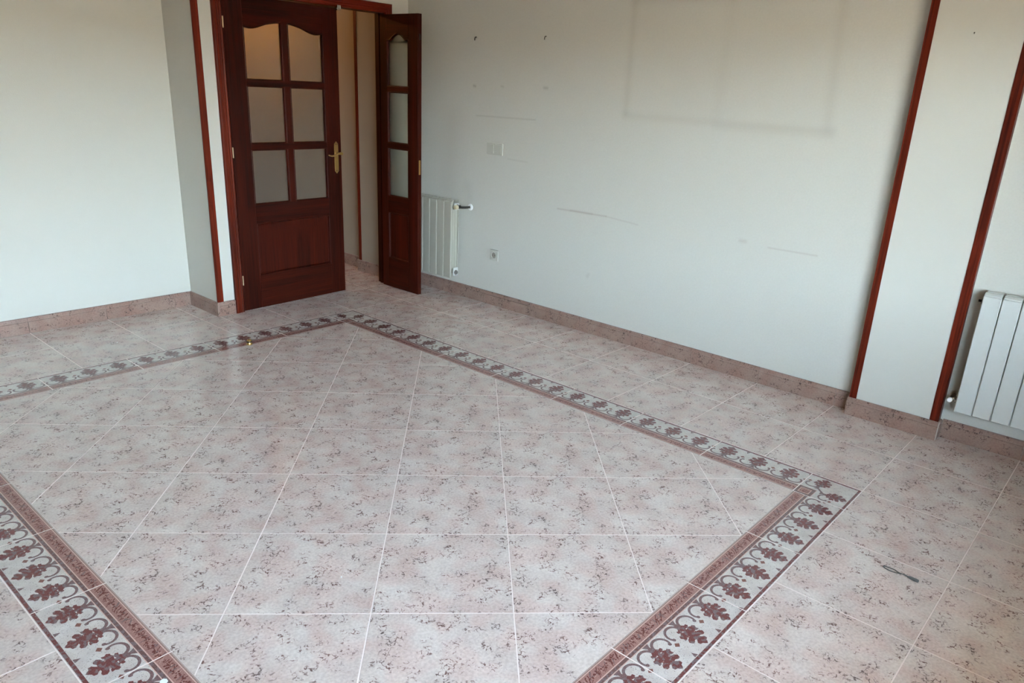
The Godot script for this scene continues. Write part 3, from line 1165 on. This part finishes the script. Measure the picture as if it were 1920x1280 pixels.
func door_handle(X: Transform3D, d: Node) -> void:
	var u := 1.838
	var k := 0.87
	for face in 2:
		var Y := X
		if face == 1:
			Y = Transform3D(X.basis * Basis.from_scale(Vector3(1, 1, -1)), X * Vector3(0, 0, -0.035))
		# backplate, its ends cut to a crest
		var half := [[0.0, 0.131], [0.006, 0.129], [0.008, 0.123], [0.013, 0.119], [0.019, 0.112], [0.0205, 0.104], [0.0195, 0.098], [0.0205, 0.092], [0.0205, -0.092], [0.0195, -0.098], [0.0205, -0.104], [0.019, -0.112], [0.013, -0.119], [0.008, -0.123], [0.006, -0.129], [0.0, -0.131]]
		var poly := PackedVector2Array()
		var c := Vector2(u, 2.245) * U
		for q in half:
			poly.append(c + Vector2(q[0], q[1]) * k)
		for i in range(half.size() - 2, 0, -1):
			poly.append(c + Vector2(-half[i][0], half[i][1]) * k)
		var st := mb()
		plate(st, Y, poly, 0.0, 0.0045, 0.002, uv_plain)
		var hd := put("handle", st, M.brass, d)
		hd.set_meta("label", "brass lever handle on a long backplate" if face == 0 else "brass lever handle on the hall side")
		# neck and a waved lever that points back to the hinges
		st = mb()
		var o := Vector3(c.x, c.y + 0.030, 0.004)
		lathe(st, Transform3D(Y.basis * Basis(Vector3(1, 0, 0), Vector3(0, 0, 1), Vector3(0, 1, 0)), Y * o), PackedVector2Array([Vector2(0.013, 0), Vector2(0.013, 0.004), Vector2(0.0095, 0.007), Vector2(0.008, 0.022), Vector2(0.0085, 0.045), Vector2(0, 0.05)]), 16)
		var pts := smooth_curve([o + Vector3(0.021, -0.006, 0.040), o + Vector3(0.015, 0.003, 0.041), o + Vector3(0, 0.004, 0.042), o + Vector3(-0.03, -0.002, 0.044), o + Vector3(-0.055, -0.011, 0.046), o + Vector3(-0.08, -0.013, 0.046), o + Vector3(-0.105, -0.006, 0.045)], 30)
		for i in pts.size():
			pts[i] = Y * pts[i]
		var rad := PackedFloat32Array()
		for i in 31:
			rad.append(lerpf(0.0085, 0.0048, i / 30.0) * (0.7 if i == 0 or i == 30 else 1.0))
		tube(st, pts, rad, 12)
		put("lever", st, M.brass, hd)
		for q in [[0.008, 0.108], [-0.008, 0.108], [0.008, -0.108], [-0.008, -0.108]]:
			st = mb()
			lathe(st, Transform3D(Y.basis * Basis(Vector3(1, 0, 0), Vector3(0, 0, 1), Vector3(0, 1, 0)), Y * Vector3(c.x + q[0] * k, c.y + q[1] * k, 0.0044)), PackedVector2Array([Vector2(0.0032, 0), Vector2(0.0028, 0.0008), Vector2(0, 0.0012)]), 10)
			put("screw", st, M.dark_metal, hd)


# ------------------------------------------------------------------ radiators
func section_mesh() -> ArrayMesh:
	# one element of a cast aluminium radiator: x across, y up from its foot, z out from its back
	var st := mb()
	plate(st, Transform3D(), round_rect(-0.0380, 0.004, 0.0380, 0.585, 0.004, 3), 0.074, 0.092, 0.0032, uv_plain)
	# top that curves back towards the wall, with a slot behind the front
	var prof := PackedVector2Array([Vector2(0.074, 0.560), Vector2(0.084, 0.578), Vector2(0.080, 0.590), Vector2(0.070, 0.596), Vector2(0.058, 0.598), Vector2(0.058, 0.592), Vector2(0.068, 0.586), Vector2(0.070, 0.560)])
	plate(st, Transform3D(Vector3(0, 0, 1), Vector3(0, 1, 0), Vector3(1, 0, 0), Vector3.ZERO), prof, -0.036, 0.036, 0.0, uv_plain)
	box(st, Vector3(-0.034, 0.588, 0.008), Vector3(0.034, 0.597, 0.040), 0.002)
	box(st, Vector3(-0.006, 0.560, 0.036), Vector3(0.006, 0.596, 0.062), 0.001)
	# web, fins and back plate
	box(st, Vector3(-0.0035, 0.03, 0.010), Vector3(0.0035, 0.57, 0.078), 0.0)
	for x in [-0.026, -0.014, 0.014, 0.026]:
		box(st, Vector3(x - 0.0014, 0.07, 0.014), Vector3(x + 0.0014, 0.53, 0.064), 0.0)
	box(st, Vector3(-0.033, 0.03, 0.004), Vector3(0.033, 0.585, 0.010), 0.0015)
	box(st, Vector3(-0.030, 0.07, 0.036), Vector3(0.030, 0.53, 0.042), 0.0)
	# headers
	for y in [0.05, 0.55]:
		lathe(st, Transform3D(Basis(Vector3(0, 1, 0), Vector3(1, 0, 0), Vector3(0, 0, 1)), Vector3(-0.0398, y, 0.042)), PackedVector2Array([Vector2(0, 0), Vector2(0.021, 0), Vector2(0.021, 0.0796), Vector2(0, 0.0796)]), 18)
	return st.commit()


func along_x(p: Vector3) -> Transform3D:
	return Transform3D(Basis(Vector3(0, 1, 0), Vector3(1, 0, 0), Vector3(0, 0, 1)), p)


func along_z(p: Vector3) -> Transform3D:
	return Transform3D(Basis(Vector3(1, 0, 0), Vector3(0, 0, 1), Vector3(0, 1, 0)), p)


func radiator(label: String, at: Vector3, count: int, sec: Mesh, enamel: Material) -> Node3D:
	# at: foot of its left end, back side; x runs along the wall
	var r := thing("radiator", label, "radiator", at)
	for i in count:
		var s := put_mesh("section", sec, enamel, r)
		s.position = Vector3((i + 0.5) * 0.0797, 0, 0)
	# brackets to the wall
	for i in [0, count - 2]:
		var st := mb()
		box(st, Vector3((i + 1) * 0.0797 - 0.006, 0.53, at_back(at)), Vector3((i + 1) * 0.0797 + 0.006, 0.545, 0.03), 0.001)
		put("bracket", st, enamel, r)
	return r


func at_back(at: Vector3) -> float:
	return Z0 * U - at.z


func build_radiators() -> void:
	var sec := section_mesh()
	# near the right border of the view, past the pier
	var at := Vector3(7.80, 0.415, 0) * U
	at.z = -2.2 * U - 0.092
	var r := radiator("white aluminium radiator of flat upright sections on the wall right of the pier", at, 9, sec, M.enamel)
	var st := mb()
	lathe(st, along_x(Vector3(-0.016, 0.05, 0.042)), PackedVector2Array([Vector2(0, 0), Vector2(0.014, 0), Vector2(0.017, 0.004), Vector2(0.017, 0.017)]), 6)
	lathe(st, along_x(Vector3(-0.034, 0.05, 0.042)), PackedVector2Array([Vector2(0, 0), Vector2(0.010, 0.001), Vector2(0.011, 0.02)]), 14)
	tube(st, PackedVector3Array([Vector3(-0.030, 0.05, 0.060), Vector3(-0.030, 0.05, 0.02), Vector3(-0.030, 0.05, at_back(at))]), PackedFloat32Array([0.011, 0.011, 0.008]), 14)
	put("valve", st, M.chrome, r)
	st = mb()
	lathe(st, along_z(Vector3(-0.030, 0.05, 0.060)), PackedVector2Array([Vector2(0.0115, 0), Vector2(0.0115, 0.014), Vector2(0.009, 0.018), Vector2(0, 0.019)]), 16)
	put("valve_cap", st, M.white, r)
	st = mb()
	lathe(st, along_z(Vector3(-0.030, 0.05, at_back(at) + 0.0002)), PackedVector2Array([Vector2(0.026, 0), Vector2(0.025, 0.003), Vector2(0.018, 0.006), Vector2(0.009, 0.007)]), 24)
	put("wall_rosette", st, M.plastic, r)
	st = mb()
	lathe(st, along_x(Vector3(-0.020, 0.55, 0.042)), PackedVector2Array([Vector2(0, 0), Vector2(0.006, 0), Vector2(0.006, 0.012), Vector2(0.016, 0.014), Vector2(0.016, 0.022)]), 10)
	put("bleed_valve", st, M.dark_metal, r)

	# behind the narrow door leaf
	var n := 6
	at = Vector3(-0.085, 0.335, 0) * U
	at.x -= n * 0.0797
	at.z = -2.22 * U - 0.092
	r = radiator("cream-white radiator with shade painted into its enamel, half hidden behind the narrow open door leaf", at, n, sec, M.enamel_shaded)
	var e := n * 0.0797
	st = mb()
	box(st, Vector3(e - 0.001, 0.525, 0.016), Vector3(e + 0.012, 0.575, 0.068), 0.004)
	put("end_plug", st, M.enamel, r)
	st = mb()
	lathe(st, along_x(Vector3(e + 0.008, 0.55, 0.042)), PackedVector2Array([Vector2(0.017, 0), Vector2(0.017, 0.010), Vector2(0.012, 0.014), Vector2(0.012, 0.03), Vector2(0, 0.03)]), 6)
	tube(st, PackedVector3Array([Vector3(e + 0.032, 0.55, 0.058), Vector3(e + 0.032, 0.55, 0.03)]), PackedFloat32Array([0.013, 0.013]), 14)
	tube(st, smooth_curve([Vector3(e + 0.036, 0.55, 0.042), Vector3(e + 0.060, 0.55, 0.040), Vector3(e + 0.082, 0.551, 0.015), Vector3(e + 0.085, 0.551, at_back(at))], 18), even(0.0085, 19), 12)
	put("valve", st, M.dark_metal, r)
	st = mb()
	lathe(st, along_z(Vector3(e + 0.032, 0.55, 0.058)), PackedVector2Array([Vector2(0.0155, 0), Vector2(0.0175, 0.004), Vector2(0.0165, 0.026), Vector2(0.012, 0.030), Vector2(0, 0.031)]), 18)
	var kn := put("valve_knob", st, M.cream, r)
	kn.set_meta("label", "cream round valve knob")
	st = mb()
	lathe(st, along_z(Vector3(e + 0.085, 0.551, at_back(at) + 0.0002)), PackedVector2Array([Vector2(0.024, 0), Vector2(0.024, 0.006), Vector2(0.019, 0.012), Vector2(0.0095, 0.013)]), 22)
	put("wall_rosette", st, M.white, r)
	st = mb()
	box(st, Vector3(e - 0.001, 0.022, 0.016), Vector3(e + 0.010, 0.082, 0.068), 0.004)
	put("end_plug", st, M.enamel, r)
	st = mb()
	lathe(st, along_x(Vector3(e + 0.006, 0.046, 0.042)), PackedVector2Array([Vector2(0.019, 0), Vector2(0.019, 0.006), Vector2(0.015, 0.012), Vector2(0.008, 0.012), Vector2(0.007, 0.017), Vector2(0, 0.017)]), 16)
	var vp := put("vent_plug", st, M.chrome, r)
	vp.set_meta("label", "chrome plug at the radiator's lower corner")


# ------------------------------------------------------------------ window (behind the camera)
func build_window() -> void:
	var w := structure("window_1", "wide white sliding window behind the camera", "window")
	var y0 := WY0
	var y1 := WY1
	var z0 := WZ0
	var z1 := WZ1
	var st := mb()
	var x := X1 + 0.22
	for b in [[y0, z0, y0 + 0.12, z1], [y1 - 0.12, z0, y1, z1], [y0 + 0.12, z0, y1 - 0.12, z0 + 0.12], [y0 + 0.12, z1 - 0.12, y1 - 0.12, z1]]:
		tbox(st, x - 0.06, b[0], b[1], x + 0.06, b[2], b[3], 0.002)
	put("window_frame", st, M.aluminium, w)
	for i in 2:
		st = mb()
		var z := lerpf(z0, z1, (i + 1) / 3.0)
		tbox(st, x - 0.05, y0 + 0.12, z - 0.07, x + 0.05, y1 - 0.12, z + 0.07, 0.002)
		put("mullion", st, M.aluminium, w)
	for i in 3:
		st = mb()
		tbox(st, x - 0.006, y0 + 0.12, lerpf(z0, z1, i / 3.0) + 0.08, x + 0.006, y1 - 0.12, lerpf(z0, z1, (i + 1) / 3.0) - 0.08)
		put("pane", st, M.clear, w)
	st = mb()
	tbox(st, X1 - 0.05, y0 - 0.07, z0 - 0.05, X1 + TH, y0, z1 + 0.05, 0.003)
	put("window_sill", st, M.white, w)


# ------------------------------------------------------------------ small things
func wall_frame(x: float, y: float) -> Transform3D:
	return Transform3D(Basis(), Vector3(x * U, y * U, Z0 * U))


func build_small_things() -> void:
	# double switch
	var s := thing("light_switch", "cream double light switch on the long wall above the socket", "switch", Vector3(0.622, 2.545, Z0) * U)
	var st := mb()
	plate(st, Transform3D(), round_rect(-0.078, -0.041, 0.078, 0.041, 0.006), 0.0001, 0.010, 0.003, uv_plain)
	put("cover_plate", st, M.plastic, s)
	for k in 2:
		st = mb()
		var tilt := Transform3D(Basis(Vector3.UP, -0.06 if k == 0 else 0.05), Vector3(-0.0355 + k * 0.071, 0, 0.0095))
		plate(st, tilt, round_rect(-0.030, -0.031, 0.030, 0.031, 0.003), -0.002, 0.0035, 0.0012, uv_plain)
		put("rocker", st, M.plastic, s)
	# socket
	s = thing("wall_socket", "small cream power socket low on the long wall, right of the far radiator", "socket", Vector3(0.690, 0.848, Z0) * U)
	st = mb()
	plate(st, Transform3D(), round_rect(-0.041, -0.041, 0.041, 0.041, 0.006), 0.0001, 0.011, 0.003, uv_plain)
	lathe(st, along_z(Vector3(0, 0, 0.0109)), PackedVector2Array([Vector2(0.027, 0), Vector2(0.0265, 0.003), Vector2(0.021, 0.0035), Vector2(0.0205, 0.0006)]), 28)
	put("cover_plate", st, M.plastic, s)
	st = mb()
	lathe(st, along_z(Vector3(0, 0, 0.0112)), PackedVector2Array([Vector2(0.0206, 0), Vector2(0, 0.0002)]), 28)
	put("well", st, mat(Color(0.55, 0.52, 0.48), 0.5), s)
	for k in [-1, 1]:
		st = mb()
		lathe(st, along_z(Vector3(0.0095 * k, 0, 0.0113)), PackedVector2Array([Vector2(0.0028, 0), Vector2(0, 0.0004)]), 12)
		put("pin_hole", st, M.rubber, s)
	# nails left in the wall
	for q in [[0.14, 4.17, "left"], [1.554, 4.18, "right"]]:
		st = mb()
		var o := Vector3(0, 0.006, 0)
		tube(st, smooth_curve([o + Vector3(0, 0, -0.004), o + Vector3(0, -0.002, 0.012), o + Vector3(0.001, -0.012, 0.018), o + Vector3(0.0015, -0.022, 0.019)], 14), even(0.0030, 15), 8)
		var nl := put("wall_hook", st, M.dark_metal, self)
		nl.position = Vector3(q[0], q[1], Z0) * U
		tag(nl, "small dark bent hook in the long wall, the one nearer the narrow door leaf" if q[2] == "left" else "small dark bent hook in the long wall, the one nearer the dust outline", "hook", "wall hooks")
	# nail stub on the pier
	st = mb()
	tube(st, PackedVector3Array([Vector3(0, 0, -0.002), Vector3(0, -0.001, 0.006), Vector3(0.001, -0.006, 0.008)]), even(0.0022, 3), 8)
	var stub := put("nail", st, mat(Color(0.45, 0.42, 0.37), 0.6), self)
	stub.position = Vector3(7.137, 4.21, ZP) * U
	tag(stub, "tiny pale nail stub high on the pier between the two wooden strips", "nail")

	# brass door stop
	s = thing("door_stop", "small brass door stop standing on the border tiles in front of the doorway", "door stop", Vector3(-0.03, 0, 1.575) * U)
	st = mb()
	lathe(st, Transform3D(), PackedVector2Array([Vector2(0, 0.0002), Vector2(0.019, 0.0002), Vector2(0.019, 0.004), Vector2(0.0165, 0.007), Vector2(0.0150, 0.012), Vector2(0.0150, 0.014)]), 28)
	put("base", st, M.brass, s)
	st = mb()
	lathe(st, Transform3D(), PackedVector2Array([Vector2(0.0150, 0.014), Vector2(0.0165, 0.015), Vector2(0.0165, 0.021), Vector2(0.0150, 0.022)]), 28)
	put("rubber_ring", st, M.rubber, s)
	st = mb()
	lathe(st, Transform3D(), PackedVector2Array([Vector2(0.0150, 0.022), Vector2(0.0150, 0.024), Vector2(0.0120, 0.029), Vector2(0.006, 0.031), Vector2(0.004, 0.0305), Vector2(0.0038, 0.026), Vector2(0, 0.026)]), 28)
	put("cap", st, M.brass, s)
	st = mb()
	lathe(st, Transform3D(Basis(), Vector3(0, 0.0262, 0)), PackedVector2Array([Vector2(0.0036, 0), Vector2(0, 0.001)]), 12)
	put("screw", st, M.dark_metal, s)

	# looped scrap of cord
	st = mb()
	var p := []
	for q in [[0.060, 0.004], [0.045, 0.003], [0.028, -0.001], [0.010, -0.004], [-0.012, 0.006], [-0.034, 0.009], [-0.054, 0.003], [-0.058, -0.006], [-0.044, -0.009], [-0.022, -0.004], [-0.004, 0.004], [0.012, 0.003], [0.030, 0.004], [0.048, 0.010], [0.058, 0.008]]:
		p.append(Vector3(q[0], 0.0026, q[1]))
	for i in [9, 10, 11]:
		p[i].y = 0.006
	tube(st, smooth_curve(p, 70), even(0.0018, 71), 8)
	tube(st, smooth_curve([Vector3(0.026, 0.0045, 0.002), Vector3(0.040, 0.0055, 0.006), Vector3(0.056, 0.0055, 0.007), Vector3(0.063, 0.0045, 0.006)], 12), PackedFloat32Array([0.002, 0.0035, 0.0045, 0.0052, 0.0055, 0.0056, 0.0056, 0.0056, 0.0055, 0.0055, 0.0054, 0.005, 0.003]), 10)
	var cord := put("cord_loop", st, M.cord, self)
	cord.position = Vector3(8.17, 0, 0.69) * U
	tag(cord, "short grey looped cord scrap lying on the floor tiles, below the pier and radiator", "cord")

	# white flakes
	st = mb()
	plate(st, flat, PackedVector2Array([Vector2(-0.011, -0.004), Vector2(-0.004, -0.010), Vector2(0.006, -0.009), Vector2(0.012, -0.001), Vector2(0.008, 0.008), Vector2(-0.003, 0.010), Vector2(-0.010, 0.005)]), 0.0002, 0.003, 0.001, uv_plain)
	var fl := put("paint_flake", st, M.white, self)
	fl.position = Vector3(5.222, 0, 5.153) * U
	tag(fl, "white paint flake on the maroon border band at the very bottom edge", "flake")
	for q in [[5.119, 3.796, "tiny white plaster crumb on the pale diagonal tiles", 1.0], [-1.19, 2.825, "tiny white plaster crumb on the tiles before the left wall", 1.3]]:
		st = mb()
		lathe(st, Transform3D(Basis.from_scale(Vector3(1.2, 0.7, 0.9)), Vector3.ZERO), PackedVector2Array([Vector2(0, 0), Vector2(0.0022, 0.0004), Vector2(0.0028, 0.002), Vector2(0.0016, 0.004), Vector2(0, 0.0046)]), 8)
		var cr := put("plaster_crumb", st, M.white, self)
		cr.position = Vector3(q[0], 0.0003, q[1]) * U
		cr.scale = Vector3.ONE * q[3]
		tag(cr, q[2], "crumb")

	# lamp in the hall
	s = thing("hall_lamp", "warm ceiling lamp in the hall, seen as a glow in the door panes", "lamp", Vector3(-5.7, H, -1.1) * U)
	st = mb()
	lathe(st, Transform3D(), PackedVector2Array([Vector2(0, -0.022), Vector2(0.06, -0.020), Vector2(0.065, -0.001), Vector2(0, -0.001)]), 24)
	put("ceiling_rose", st, M.plastic, s)
	st = mb()
	lathe(st, Transform3D(), PackedVector2Array([Vector2(0, -0.125), Vector2(0.025, -0.120), Vector2(0.043, -0.100), Vector2(0.050, -0.075), Vector2(0.043, -0.048), Vector2(0.028, -0.028), Vector2(0.020, -0.021)]), 24)
	put("bulb", st, M.bulb, s)
	var lamp := OmniLight3D.new()
	lamp.name = "hall_lamp_light"
	lamp.position = Vector3(0, -0.075, 0)
	lamp.light_color = Color(1.0, 0.70, 0.36)
	lamp.light_energy = 0.24
	lamp.light_size = 0.05
	lamp.omni_range = 12.0
	lamp.omni_attenuation = 2.0
	lamp.shadow_enabled = true
	s.add_child(lamp)


# ------------------------------------------------------------------ what lies outside the window
func build_outside() -> void:
	var g := structure("terrace", "covered terrace with a low parapet outside the window, out of view", "terrace")
	var st := mb()
	tbox(st, X1 + TH, -0.5, Z0 - TH, X1 + 3.6, -0.05, Z1 + TH)
	put("terrace_floor", st, M.terrace, g)
	st = mb()
	tbox(st, X1 + 3.6, -0.05, Z0 - TH, X1 + 3.9, 0.5, Z1 + TH)
	put("parapet", st, M.facade, g)
	st = mb()
	tbox(st, X1 + TH, 5.3, Z0 - TH, X1 + 3.9, 5.8, Z1 + TH)
	put("terrace_roof", st, M.facade, g)
	g = structure("building", "pale apartment block across the street, out of view", "building")
	st = mb()
	box(st, Vector3(20, -10, -40), Vector3(30, 2.5, 44), 0.05)
	put("facade", st, M.facade, g)
	g = structure("ground", "pale street below the window, out of view", "ground")
	st = mb()
	box(st, Vector3(-40, -10.4, -60), Vector3(60, -10, 60))
	put("paving", st, M.street, g)
